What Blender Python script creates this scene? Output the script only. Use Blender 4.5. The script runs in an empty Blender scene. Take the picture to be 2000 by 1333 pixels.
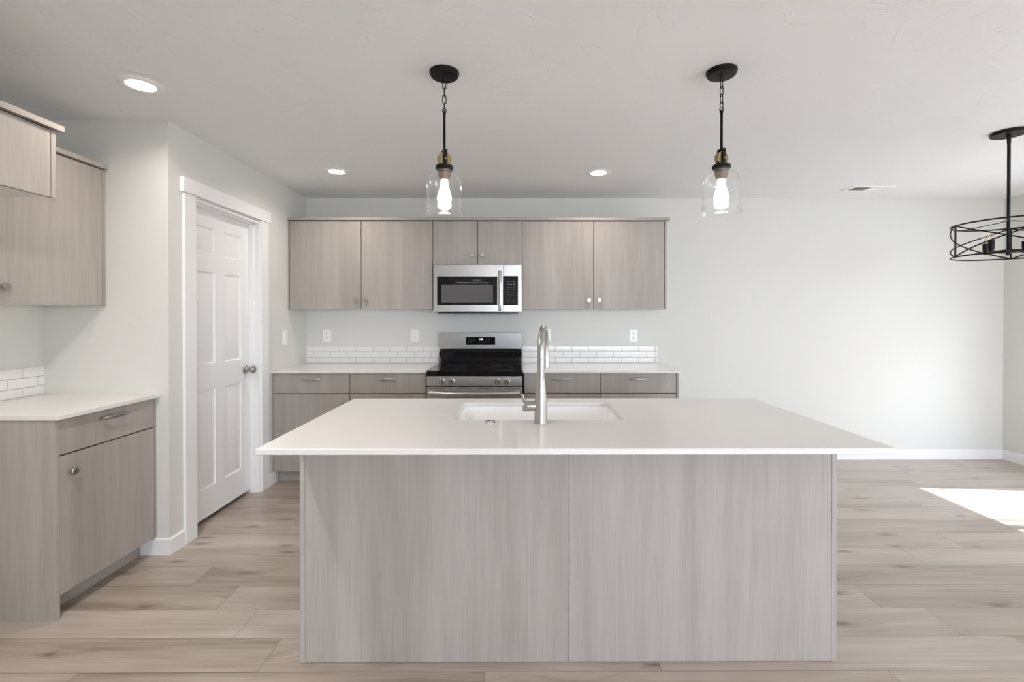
import bpy, bmesh, math, random
from mathutils import Vector, Matrix

random.seed(7)
SC = bpy.context.scene
COL = SC.collection
PI = math.pi

# ------------------------------------------------------------------ camera
cam_data = bpy.data.cameras.new('camera')
cam_data.sensor_width = 36.0
cam_data.lens = 918.41 * 36.0 / 2000.0
cam_data.shift_x = -(1011.9 - 1000.0) / 2000.0
cam_data.shift_y = (622.9 - 666.5) / 2000.0
cam_data.clip_start = 0.02
cam = bpy.data.objects.new('camera', cam_data)
COL.objects.link(cam)
YAW, PITCH = 0.0044, -0.0058
fwd = Vector((math.sin(YAW) * math.cos(PITCH), math.cos(YAW) * math.cos(PITCH), math.sin(PITCH)))
rgt = Vector((math.cos(YAW), -math.sin(YAW), 0))
upv = rgt.cross(fwd)
cam.matrix_world = Matrix(((rgt.x, upv.x, -fwd.x, 0), (rgt.y, upv.y, -fwd.y, 0),
                           (rgt.z, upv.z, -fwd.z, 1.3443), (0, 0, 0, 1)))
SC.camera = cam

# ------------------------------------------------------------------ light and exposure
SC.view_settings.view_transform = 'Standard'
SC.view_settings.look = 'None'
SC.view_settings.gamma = 1.0
SC.view_settings.exposure = 0.62
SC.view_settings.use_curve_mapping = False
SC.cycles.use_denoising = True
SC.cycles.max_bounces = 12
SC.cycles.diffuse_bounces = 7
SC.cycles.transparent_max_bounces = 16
SC.cycles.sample_clamp_indirect = 6.0
SC.cycles.caustics_reflective = False
SC.cycles.caustics_refractive = False

SKY = 11.0
CAN_W = 2.8
world = bpy.data.worlds.new('daylight_sky')
SC.world = world
world.use_nodes = True
bg = world.node_tree.nodes['Background']
bg.inputs[0].default_value = (0.84, 0.945, 1.13, 1)
bg.inputs[1].default_value = SKY

sun_d = bpy.data.lights.new('sun', 'SUN')
sun_d.energy = 10.0
sun_d.angle = math.radians(0.53)
sun_d.color = (1.0, 1.0, 1.0)
sun = bpy.data.objects.new('sun', sun_d)
COL.objects.link(sun)
sun.rotation_euler = Vector((-1.483, 0.142, -1.95)).to_track_quat('-Z', 'Y').to_euler()
sun.location = (9, 0, 9)


def portal(name, loc, direction, w, h):
    l = bpy.data.lights.new(name, 'AREA')
    l.shape = 'RECTANGLE'
    l.size = w
    l.size_y = h
    l.cycles.is_portal = True
    o = bpy.data.objects.new(name, l)
    COL.objects.link(o)
    o.location = loc
    o.rotation_euler = Vector(direction).to_track_quat('-Z', 'Y').to_euler()


# room measures (metres; the photographer stands at x = 0, y = 0)
CEIL = 2.44
YB = 4.386       # wall behind the range
XP = -1.951      # pantry side wall
YC = 2.650       # pantry wall facing the room
XL = -2.653      # left wall
XR = 4.567       # right wall
YR = -1.70       # wall behind the photographer, set back to pass more daylight
XO = -0.45       # where that wall ends, cut short so living room daylight gets in
YL = -5.2        # far end of the unseen living room, added for its daylight
HC = 0.907       # counter height
portal('daylight_slider', (XR + .02, 2.83, 1.03), (-1, 0, 0), 1.36, 1.86)
portal('daylight_added_side_window', (XR + .02, -.75, 1.275), (-1, 0, 0), 3.25, 1.6)
portal('daylight_added_rear_window', (2.2, YL - .02, 1.22), (0, 1, 0), 3.95, 1.8)


# ------------------------------------------------------------------ materials
def srgb(r, g, b):
    f = lambda c: (c / 255 / 12.92) if c / 255 <= .04045 else ((c / 255 + .055) / 1.055) ** 2.4
    return (f(r), f(g), f(b), 1)


def mat(name, col, rough=.5, metal=0.0, spec=.5, coat=0.0, bump=None):
    m = bpy.data.materials.new(name)
    m.use_nodes = True
    nt = m.node_tree
    p = nt.nodes['Principled BSDF']
    p.inputs['Base Color'].default_value = col
    p.inputs['Roughness'].default_value = rough
    p.inputs['Metallic'].default_value = metal
    p.inputs['Specular IOR Level'].default_value = spec
    p.inputs['Coat Weight'].default_value = coat
    if bump:
        scale, strength, dist, detail = bump
        tc = nt.nodes.new('ShaderNodeTexCoord')
        n = nt.nodes.new('ShaderNodeTexNoise')
        n.inputs['Scale'].default_value = scale
        n.inputs['Detail'].default_value = detail
        b = nt.nodes.new('ShaderNodeBump')
        b.inputs['Strength'].default_value = strength
        b.inputs['Distance'].default_value = dist
        nt.links.new(tc.outputs['Object'], n.inputs['Vector'])
        nt.links.new(n.outputs['Fac'], b.inputs['Height'])
        nt.links.new(b.outputs['Normal'], p.inputs['Normal'])
    return m


def node(nt, kind, **kw):
    n = nt.nodes.new(kind)
    for k, v in kw.items():
        setattr(n, k, v)
    return n


def ramp(nt, stops):
    r = nt.nodes.new('ShaderNodeValToRGB')
    e = r.color_ramp.elements
    e[0].position, e[0].color = stops[0]
    e[1].position, e[1].color = stops[-1]
    for p, c in stops[1:-1]:
        x = e.new(p)
        x.color = c
    return r


def plaster(name, col, scale, strength):
    """painted drywall with a knocked-down skim texture"""
    m = mat(name, col, .62, spec=.3)
    nt = m.node_tree
    p = nt.nodes['Principled BSDF']
    tc = node(nt, 'ShaderNodeTexCoord')
    n1 = node(nt, 'ShaderNodeTexNoise')
    n1.inputs['Scale'].default_value = scale
    n1.inputs['Detail'].default_value = 3
    n1.inputs['Distortion'].default_value = 1.2
    r = ramp(nt, [(.52, (0, 0, 0, 1)), (.60, (1, 1, 1, 1))])
    n2 = node(nt, 'ShaderNodeTexNoise')
    n2.inputs['Scale'].default_value = scale * 9
    n2.inputs['Detail'].default_value = 2
    a = node(nt, 'ShaderNodeMath', operation='MULTIPLY_ADD')
    a.inputs[1].default_value = .12
    b = node(nt, 'ShaderNodeBump')
    b.inputs['Strength'].default_value = strength
    b.inputs['Distance'].default_value = .002
    nt.links.new(tc.outputs['Object'], n1.inputs['Vector'])
    nt.links.new(tc.outputs['Object'], n2.inputs['Vector'])
    nt.links.new(n1.outputs['Fac'], r.inputs['Fac'])
    nt.links.new(n2.outputs['Fac'], a.inputs[0])
    nt.links.new(r.outputs['Color'], a.inputs[2])
    nt.links.new(a.outputs[0], b.inputs['Height'])
    nt.links.new(b.outputs['Normal'], p.inputs['Normal'])
    return m


def wood(name, axis, dark, light):
    """grey-beige textured laminate, grain along the given axis"""
    m = mat(name, light, .5, spec=.35)
    nt = m.node_tree
    p = nt.nodes['Principled BSDF']
    tc = node(nt, 'ShaderNodeTexCoord')
    oi = node(nt, 'ShaderNodeObjectInfo')
    off = node(nt, 'ShaderNodeVectorMath', operation='MULTIPLY_ADD')
    off.inputs[1].default_value = (13.7, 5.3, 9.1)
    nt.links.new(oi.outputs['Random'], off.inputs[0])
    nt.links.new(tc.outputs['Object'], off.inputs[2])

    def noise(across, along, detail, dist=0.0, rough=.55):
        mp = node(nt, 'ShaderNodeMapping')
        s = [across] * 3
        s['xyz'.index(axis)] = along
        mp.inputs['Scale'].default_value = s
        n = node(nt, 'ShaderNodeTexNoise')
        n.inputs['Scale'].default_value = 1
        n.inputs['Detail'].default_value = detail
        n.inputs['Distortion'].default_value = dist
        n.inputs['Roughness'].default_value = rough
        nt.links.new(off.outputs[0], mp.inputs['Vector'])
        nt.links.new(mp.outputs[0], n.inputs['Vector'])
        return n
    broad = noise(7, .45, 4, .6)
    mid = noise(45, 1.6, 5, .9)
    fine = noise(260, 7, 3, 0)
    s1 = node(nt, 'ShaderNodeMath', operation='MULTIPLY_ADD')
    s1.inputs[1].default_value = .55
    s2 = node(nt, 'ShaderNodeMath', operation='MULTIPLY_ADD')
    s2.inputs[1].default_value = .30
    s3 = node(nt, 'ShaderNodeMath', operation='MULTIPLY')
    s3.inputs[1].default_value = .30
    nt.links.new(fine.outputs['Fac'], s3.inputs[0])
    nt.links.new(mid.outputs['Fac'], s2.inputs[0])
    nt.links.new(s3.outputs[0], s2.inputs[2])
    nt.links.new(broad.outputs['Fac'], s1.inputs[0])
    nt.links.new(s2.outputs[0], s1.inputs[2])
    r = ramp(nt, [(.26, dark), (.84, light)])
    nt.links.new(s1.outputs[0], r.inputs['Fac'])
    nt.links.new(r.outputs['Color'], p.inputs['Base Color'])
    b = node(nt, 'ShaderNodeBump')
    b.inputs['Strength'].default_value = .25
    b.inputs['Distance'].default_value = .0006
    nt.links.new(fine.outputs['Fac'], b.inputs['Height'])
    nt.links.new(b.outputs['Normal'], p.inputs['Normal'])
    return m


def plank_floor():
    m = mat('oak_plank', (.4, .35, .3, 1), .34, spec=.55, coat=.35)
    m.node_tree.nodes['Principled BSDF'].inputs['Coat Roughness'].default_value = .32
    nt = m.node_tree
    p = nt.nodes['Principled BSDF']
    uv = node(nt, 'ShaderNodeUVMap', uv_map='plank_uv')
    tone = node(nt, 'ShaderNodeAttribute', attribute_name='tone')

    def mapped(sx, sy):
        mp = node(nt, 'ShaderNodeMapping')
        mp.inputs['Scale'].default_value = (sx, sy, 1)
        nt.links.new(uv.outputs[0], mp.inputs['Vector'])
        return mp

    def noise(sx, sy, detail, dist):
        mp = mapped(sx, sy)
        n = node(nt, 'ShaderNodeTexNoise')
        n.inputs['Scale'].default_value = 1
        n.inputs['Detail'].default_value = detail
        n.inputs['Distortion'].default_value = dist
        nt.links.new(mp.outputs[0], n.inputs['Vector'])
        return n
    # knots: sparse elongated dark spots, with the grain bending round them
    mpk = mapped(2.0, 7.0)
    wob = node(nt, 'ShaderNodeTexNoise')
    wob.inputs['Scale'].default_value = 4
    nt.links.new(mpk.outputs[0], wob.inputs['Vector'])
    mixv = node(nt, 'ShaderNodeVectorMath', operation='MULTIPLY_ADD')
    mixv.inputs[1].default_value = (.22, .22, 0)
    nt.links.new(wob.outputs['Color'], mixv.inputs[0])
    nt.links.new(mpk.outputs[0], mixv.inputs[2])
    vo = node(nt, 'ShaderNodeTexVoronoi', voronoi_dimensions='2D')
    vo.inputs['Scale'].default_value = 1
    nt.links.new(mixv.outputs[0], vo.inputs['Vector'])
    sel = node(nt, 'ShaderNodeSeparateColor')
    nt.links.new(vo.outputs['Color'], sel.inputs[0])
    gt = node(nt, 'ShaderNodeMath', operation='GREATER_THAN')
    gt.inputs[1].default_value = .70
    nt.links.new(sel.outputs[0], gt.inputs[0])
    swell = ramp(nt, [(.0, (1, 1, 1, 1)), (.20, (.45, .45, .45, 1)), (.48, (0, 0, 0, 1))])
    nt.links.new(vo.outputs['Distance'], swell.inputs['Fac'])
    sw = node(nt, 'ShaderNodeMath', operation='MULTIPLY')
    nt.links.new(swell.outputs['Color'], sw.inputs[0])
    nt.links.new(gt.outputs[0], sw.inputs[1])
    bend = node(nt, 'ShaderNodeCombineXYZ')
    bk = node(nt, 'ShaderNodeMath', operation='MULTIPLY')
    bk.inputs[1].default_value = 3.2
    nt.links.new(sw.outputs[0], bk.inputs[0])
    nt.links.new(bk.outputs[0], bend.inputs['Y'])

    def bent(sx, sy, detail, dist):
        n = noise(sx, sy, detail, dist)
        add = node(nt, 'ShaderNodeVectorMath', operation='ADD')
        src = n.inputs['Vector'].links[0].from_socket
        nt.links.new(src, add.inputs[0])
        nt.links.new(bend.outputs[0], add.inputs[1])
        nt.links.new(add.outputs[0], n.inputs['Vector'])
        return n
    broad = noise(.9, 6, 3, .5)
    grain = bent(1.6, 48, 5, .8)
    fine = noise(9, 330, 3, 0)
    s1 = node(nt, 'ShaderNodeMath', operation='MULTIPLY_ADD')
    s1.inputs[1].default_value = .55
    s2 = node(nt, 'ShaderNodeMath', operation='MULTIPLY_ADD')
    s2.inputs[1].default_value = .38
    s3 = node(nt, 'ShaderNodeMath', operation='MULTIPLY')
    s3.inputs[1].default_value = .18
    nt.links.new(fine.outputs['Fac'], s3.inputs[0])
    nt.links.new(grain.outputs['Fac'], s2.inputs[0])
    nt.links.new(s3.outputs[0], s2.inputs[2])
    nt.links.new(broad.outputs['Fac'], s1.inputs[0])
    nt.links.new(s2.outputs[0], s1.inputs[2])
    s4 = node(nt, 'ShaderNodeMath', operation='ADD')
    nt.links.new(s1.outputs[0], s4.inputs[0])
    nt.links.new(tone.outputs['Fac'], s4.inputs[1])
    r = ramp(nt, [(.34, srgb(130, 116, 104)), (.54, srgb(167, 154, 142)), (.74, srgb(190, 179, 168))])
    nt.links.new(s4.outputs[0], r.inputs['Fac'])
    kr = ramp(nt, [(.04, (1, 1, 1, 1)), (.08, (.5, .5, .5, 1)), (.18, (0, 0, 0, 1))])
    nt.links.new(vo.outputs['Distance'], kr.inputs['Fac'])
    km = node(nt, 'ShaderNodeMath', operation='MULTIPLY')
    nt.links.new(kr.outputs['Color'], km.inputs[0])
    nt.links.new(gt.outputs[0], km.inputs[1])
    km2 = node(nt, 'ShaderNodeMath', operation='MULTIPLY')
    km2.inputs[1].default_value = .68
    nt.links.new(km.outputs[0], km2.inputs[0])
    mx = node(nt, 'ShaderNodeMix', data_type='RGBA')
    nt.links.new(km2.outputs[0], mx.inputs['Factor'])
    nt.links.new(r.outputs['Color'], mx.inputs['A'])
    mx.inputs['B'].default_value = srgb(88, 72, 60)
    nt.links.new(mx.outputs['Result'], p.inputs['Base Color'])
    b = node(nt, 'ShaderNodeBump')
    b.inputs['Strength'].default_value = .15
    b.inputs['Distance'].default_value = .0005
    nt.links.new(fine.outputs['Fac'], b.inputs['Height'])
    nt.links.new(b.outputs['Normal'], p.inputs['Normal'])
    return m


def steel(name, col, rough, sx, sz):
    """brushed stainless: fine streaks in roughness"""
    m = mat(name, col, rough, 1.0)
    nt = m.node_tree
    p = nt.nodes['Principled BSDF']
    tc = node(nt, 'ShaderNodeTexCoord')
    mp = node(nt, 'ShaderNodeMapping')
    mp.inputs['Scale'].default_value = (sx, sx, sz)
    n = node(nt, 'ShaderNodeTexNoise')
    n.inputs['Scale'].default_value = 1
    n.inputs['Detail'].default_value = 2
    mr = node(nt, 'ShaderNodeMapRange')
    mr.inputs['To Min'].default_value = rough - .008
    mr.inputs['To Max'].default_value = rough + .012
    nt.links.new(tc.outputs['Object'], mp.inputs['Vector'])
    nt.links.new(mp.outputs[0], n.inputs['Vector'])
    nt.links.new(n.outputs['Fac'], mr.inputs['Value'])
    nt.links.new(mr.outputs[0], p.inputs['Roughness'])
    return m


def clear_glass(name, tint=(1, 1, 1, 1), gloss=.05):
    m = bpy.data.materials.new(name)
    m.use_nodes = True
    nt = m.node_tree
    nt.nodes.clear()
    out = node(nt, 'ShaderNodeOutputMaterial')
    mix = node(nt, 'ShaderNodeMixShader')
    tr = node(nt, 'ShaderNodeBsdfTransparent')
    tr.inputs[0].default_value = tint
    gl = node(nt, 'ShaderNodeBsdfGlossy')
    gl.inputs['Roughness'].default_value = gloss
    gl.inputs['Color'].default_value = (1, 1, 1, 1)
    lw = node(nt, 'ShaderNodeLayerWeight')
    lw.inputs['Blend'].default_value = .5
    pw = node(nt, 'ShaderNodeMath', operation='POWER')
    pw.inputs[1].default_value = 4.0
    fr = node(nt, 'ShaderNodeMath', operation='MULTIPLY_ADD')
    fr.inputs[1].default_value = .9
    fr.inputs[2].default_value = .035
    nt.links.new(lw.outputs['Facing'], pw.inputs[0])
    nt.links.new(pw.outputs[0], fr.inputs[0])
    nt.links.new(fr.outputs[0], mix.inputs[0])
    nt.links.new(tr.outputs[0], mix.inputs[1])
    nt.links.new(gl.outputs[0], mix.inputs[2])
    nt.links.new(mix.outputs[0], out.inputs[0])
    return m


def glow(name, col, strength):
    m = bpy.data.materials.new(name)
    m.use_nodes = True
    nt = m.node_tree
    p = nt.nodes['Principled BSDF']
    p.inputs['Base Color'].default_value = (.9, .9, .9, 1)
    p.inputs['Emission Color'].default_value = col
    p.inputs['Emission Strength'].default_value = strength
    return m


def quartz():
    m = mat('white_quartz', srgb(232, 229, 225), .13, spec=.5)
    nt = m.node_tree
    p = nt.nodes['Principled BSDF']
    tc = node(nt, 'ShaderNodeTexCoord')
    n = node(nt, 'ShaderNodeTexNoise')
    n.inputs['Scale'].default_value = 420
    n.inputs['Detail'].default_value = 1
    r = ramp(nt, [(.35, srgb(222, 219, 215)), (.6, srgb(227, 224, 220))])
    nt.links.new(tc.outputs['Object'], n.inputs['Vector'])
    nt.links.new(n.outputs['Fac'], r.inputs['Fac'])
    nt.links.new(r.outputs['Color'], p.inputs['Base Color'])
    return m


M = dict(
    wall=plaster('wall_paint', srgb(219, 219, 214), 11, .12),
    ceil=plaster('ceiling_paint', srgb(238, 240, 242), 8, .45),
    trim=mat('white_trim_paint', srgb(240, 240, 240), .32, spec=.5),
    door=mat('white_door_paint', srgb(240, 240, 240), .38, spec=.5, bump=(60, .05, .0008, 2)),
    wood=wood('grey_oak_laminate', 'z', srgb(143, 136, 129), srgb(184, 177, 170)),
    woodx=wood('grey_oak_laminate_crosswise', 'x', srgb(143, 136, 129), srgb(184, 177, 170)),
    woody=wood('grey_oak_laminate_lengthwise', 'y', srgb(143, 136, 129), srgb(184, 177, 170)),
    inside=mat('cabinet_white_melamine', srgb(225, 224, 222), .5),
    gap_shade=mat('door_gap_shade', srgb(48, 42, 38), .8),  # dark colour standing in for the shade between cabinet doors
    floor=plank_floor(),
    groove=mat('plank_groove', srgb(96, 80, 66), .8),
    quartz=quartz(),
    tile=mat('white_glazed_tile', srgb(238, 237, 234), .12, spec=.5),
    grout=mat('grey_grout', srgb(176, 173, 168), .85),
    steel=steel('brushed_stainless', (.53, .52, .505, 1), .33, 3, 300),
    steelv=steel('brushed_stainless_vertical', (.55, .54, .525, 1), .30, 300, 3),
    nickel=steel('brushed_nickel', (.47, .455, .435, 1), .30, 60, 60),
    chrome=mat('polished_steel', (.62, .61, .60, 1), .14, 1.0),
    bglass=mat('black_glass', (.005, .005, .006, 1), .03, spec=.42),
    bplastic=mat('black_enamel', (.01, .01, .011, 1), .22, spec=.5),
    bmetal=mat('matte_black_metal', (.005, .0048, .0048, 1), .45, spec=.25),
    greywin=mat('grey_mesh_window', (.11, .108, .11, 1), .08, spec=.6),
    mark=mat('panel_marking', (.32, .32, .32, 1), .5),
    inkmark=mat('dark_panel_marking', (.10, .10, .10, 1), .5),
    digits=glow('lit_digits', (.86, .88, 1, 1), 2.2),
    brass=mat('aged_brass', (.40, .31, .18, 1), .28, 1.0),
    glass=clear_glass('clear_glass'),
    pane=clear_glass('window_glass', gloss=.0),
    socket=mat('taupe_socket', srgb(120, 105, 95), .4, .6),
    bulb=glow('lit_bulb', (1, .90, .76, 1), 9.0),
    lens=glow('lit_lens', (1, .96, .90, 1), 14.0),
    filament=mat('unlit_filament', srgb(214, 170, 110), .4),
    plastic=mat('white_plastic', srgb(243, 243, 241), .3),
    slot=mat('outlet_slot', srgb(70, 68, 66), .6),
    porcelain=mat('white_sink', srgb(246, 246, 246), .10, spec=.5),
    vinyl=mat('white_vinyl', srgb(240, 240, 240), .4),
    blocker=mat('sky_blocker_tan', srgb(176, 170, 160), .8),
    concrete=mat('bounce_concrete', srgb(176, 174, 169), .9, bump=(6, .2, .01, 4)),
)


# ------------------------------------------------------------------ mesh helpers
class MB:
    def __init__(self):
        self.bm = bmesh.new()
        self.eased = False

    def _merge(self, b2, mi=0, mx=None):
        for f in b2.faces:
            f.material_index = mi
        if mx is not None:
            bmesh.ops.transform(b2, matrix=mx, verts=b2.verts)
        me = bpy.data.meshes.new('tmp')
        b2.to_mesh(me)
        b2.free()
        self.bm.from_mesh(me)
        bpy.data.meshes.remove(me)
        return self

    def box(self, x0, x1, y0, y1, z0, z1, bev=0.0, seg=2, mi=0, mx=None):
        b2 = bmesh.new()
        bmesh.ops.create_cube(b2, size=1)
        for v in b2.verts:
            v.co = Vector(((x0 + x1) / 2 + v.co.x * (x1 - x0), (y0 + y1) / 2 + v.co.y * (y1 - y0),
                           (z0 + z1) / 2 + v.co.z * (z1 - z0)))
        if bev:
            self.eased = True
            bmesh.ops.bevel(b2, geom=b2.edges[:], offset=bev, segments=seg, profile=.5, affect='EDGES')
        return self._merge(b2, mi, mx)

    def lathe(self, prof, origin=(0, 0, 0), axis=(0, 0, 1), n=40, mi=0, close=False):
        """prof: list of (radius, height along the axis)"""
        b2 = bmesh.new()
        q = Vector((0, 0, 1)).rotation_difference(Vector(axis).normalized()).to_matrix().to_4x4()
        q.translation = Vector(origin)
        rings = []
        for r, h in prof:
            if r < 1e-6:
                rings.append([b2.verts.new((0, 0, h))])
            else:
                rings.append([b2.verts.new((r * math.cos(2 * PI * k / n), r * math.sin(2 * PI * k / n), h)) for k in range(n)])
        seq = list(zip(rings[:-1], rings[1:]))
        if close:
            seq.append((rings[-1], rings[0]))
        for a, b in seq:
            for k in range(n):
                k2 = (k + 1) % n
                if len(a) == 1 and len(b) == 1:
                    continue
                if len(a) == 1:
                    b2.faces.new((a[0], b[k2], b[k]))
                elif len(b) == 1:
                    b2.faces.new((a[k], a[k2], b[0]))
                else:
                    b2.faces.new((a[k], a[k2], b[k2], b[k]))
        bmesh.ops.recalc_face_normals(b2, faces=b2.faces)
        return self._merge(b2, mi, q)

    def tube(self, pts, r, n=12, closed=False, mi=0, caps=True, flat=None):
        """round tube along pts; r a number or one radius per point; flat=(a,b) squashes the section"""
        pts = [Vector(p) for p in pts]
        N = len(pts)
        rs = r if isinstance(r, (list, tuple)) else [r] * N
        b2 = bmesh.new()
        rings = []
        prev = None
        for i, p in enumerate(pts):
            if closed:
                t = pts[(i + 1) % N] - pts[(i - 1) % N]
            else:
                t = pts[min(i + 1, N - 1)] - pts[max(i - 1, 0)]
            t.normalize()
            if prev is None:
                ref = Vector((0, 0, 1)) if abs(t.z) < .9 else Vector((1, 0, 0))
                u = t.cross(ref).normalized()
            else:
                u = (prev - t * prev.dot(t)).normalized()
            prev = u
            w = t.cross(u)
            fa, fb = flat if flat else (1, 1)
            rings.append([b2.verts.new(p + (u * math.cos(2 * PI * k / n) * fa + w * math.sin(2 * PI * k / n) * fb) * rs[i]) for k in range(n)])
        m_ = N if closed else N - 1
        for i in range(m_):
            a, b = rings[i], rings[(i + 1) % N]
            for k in range(n):
                b2.faces.new((a[k], a[(k + 1) % n], b[(k + 1) % n], b[k]))
        if not closed and caps:
            b2.faces.new(rings[0])
            b2.faces.new(rings[-1])
        bmesh.ops.recalc_face_normals(b2, faces=b2.faces)
        return self._merge(b2, mi)

    def prism(self, pts, lo, hi, axis='z', bev=0.0, mi=0):
        """polygon extruded along an axis; pts are the two other coordinates in xyz order"""
        b2 = bmesh.new()

        def mk(p, h):
            return {'z': (p[0], p[1], h), 'y': (p[0], h, p[1]), 'x': (h, p[0], p[1])}[axis]
        a = [b2.verts.new(mk(p, lo)) for p in pts]
        b = [b2.verts.new(mk(p, hi)) for p in pts]
        b2.faces.new(a)
        b2.faces.new(b)
        for k in range(len(pts)):
            k2 = (k + 1) % len(pts)
            b2.faces.new((a[k], a[k2], b[k2], b[k]))
        bmesh.ops.recalc_face_normals(b2, faces=b2.faces)
        if bev:
            self.eased = True
            bmesh.ops.bevel(b2, geom=b2.edges[:], offset=bev, segments=2, profile=.5, affect='EDGES')
        return self._merge(b2, mi)

    def text(self, s, size, mx, mi=0, extrude=.0003):
        cu = bpy.data.curves.new('t', 'FONT')
        cu.body = s
        cu.size = size
        cu.extrude = extrude
        cu.align_x = 'CENTER'
        cu.align_y = 'CENTER'
        ob = bpy.data.objects.new('t', cu)
        me = ob.to_mesh()
        b2 = bmesh.new()
        b2.from_mesh(me)
        ob.to_mesh_clear()
        bpy.data.objects.remove(ob)
        bpy.data.curves.remove(cu)
        return self._merge(b2, mi, mx)

    def build(self, name, mats, parent=None, smooth=True):
        me = bpy.data.meshes.new(name)
        org = Vector((0, 0, 0))
        p = parent
        while p is not None:
            org += p.location
            p = p.parent
        if org.length:
            bmesh.ops.translate(self.bm, vec=-org, verts=self.bm.verts)
        self.bm.to_mesh(me)
        self.bm.free()
        for m_ in (mats if isinstance(mats, (list, tuple)) else [mats]):
            me.materials.append(m_)
        if smooth:
            for pl in me.polygons:
                pl.use_smooth = True
            me.set_sharp_from_angle(angle=math.radians(32))
        o = bpy.data.objects.new(name, me)
        COL.objects.link(o)
        if smooth and self.eased:
            wn = o.modifiers.new('even_shading', 'WEIGHTED_NORMAL')
            wn.keep_sharp = True
        if parent:
            o.parent = parent
        return o


def rounded(x0, x1, y0, y1, r, n=6):
    out = []
    for cx_, cy_, a0 in ((x1 - r, y1 - r, 0), (x0 + r, y1 - r, PI / 2), (x0 + r, y0 + r, PI), (x1 - r, y0 + r, 1.5 * PI)):
        for k in range(n + 1):
            a = a0 + PI / 2 * k / n
            out.append((cx_ + r * math.cos(a), cy_ + r * math.sin(a)))
    return out


def slab_with_hole(mb, outer, inner, z0, z1, ease=.0018):
    """flat slab between two same-count loops, with eased outer top and bottom edges"""
    b2 = bmesh.new()
    n = len(outer)

    def loop(pts, z, shrink=0.0):
        cx_ = (min(p[0] for p in pts) + max(p[0] for p in pts)) / 2
        cy_ = (min(p[1] for p in pts) + max(p[1] for p in pts)) / 2
        return [b2.verts.new((p[0] - math.copysign(shrink, p[0] - cx_), p[1] - math.copysign(shrink, p[1] - cy_), z)) for p in pts]
    L_ = [loop(inner, z1 - ease, 0), loop(inner, z1, -ease), loop(outer, z1, ease), loop(outer, z1 - ease, 0), loop(outer, z0 + ease, 0), loop(outer, z0, ease), loop(inner, z0, 0)]
    for a, b in zip(L_, L_[1:] + L_[:1]):
        for k in range(n):
            k2 = (k + 1) % n
            b2.faces.new((a[k], a[k2], b[k2], b[k]))
    bmesh.ops.recalc_face_normals(b2, faces=b2.faces)
    mb._merge(b2)


def frame_front(mb, x0, x1, z0, z1, hx0, hx1, hz0, hz1, y0, y1):
    """upright slab with a rectangular opening, front face at y0"""
    m2 = MB()
    slab_with_hole(m2, rounded(x0, x1, z0, z1, .004), rounded(hx0, hx1, hz0, hz1, .004), -y1, -y0, .0025)
    bmesh.ops.transform(m2.bm, matrix=Matrix.Rotation(PI / 2, 4, 'X'), verts=m2.bm.verts)
    mb._merge(m2.bm)


def facing_camera(x, y, z):
    """text plane standing upright and read from the -y side"""
    return Matrix.Translation((x, y, z)) @ Matrix.Rotation(PI / 2, 4, 'X')


def thing(name, label, cat, loc, group=None):
    o = bpy.data.objects.new(name, None)
    o.empty_display_size = .05
    COL.objects.link(o)
    o.location = loc
    return tag(o, label, cat, group)


def tag(o, label, cat, group=None):
    o['label'] = label
    o['category'] = cat
    if group:
        o['group'] = group
    return o


def struct(o):
    o['kind'] = 'structure'
    return o


def copy_tree(o, loc, label, group=None):
    c = o.copy()
    COL.objects.link(c)
    c.location = loc
    c['label'] = label
    if group:
        c['group'] = group
    for ch in list(o.children):
        d = ch.copy()
        COL.objects.link(d)
        d.parent = c
        for g in list(ch.children):
            e = g.copy()
            COL.objects.link(e)
            e.parent = d
    return c


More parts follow.
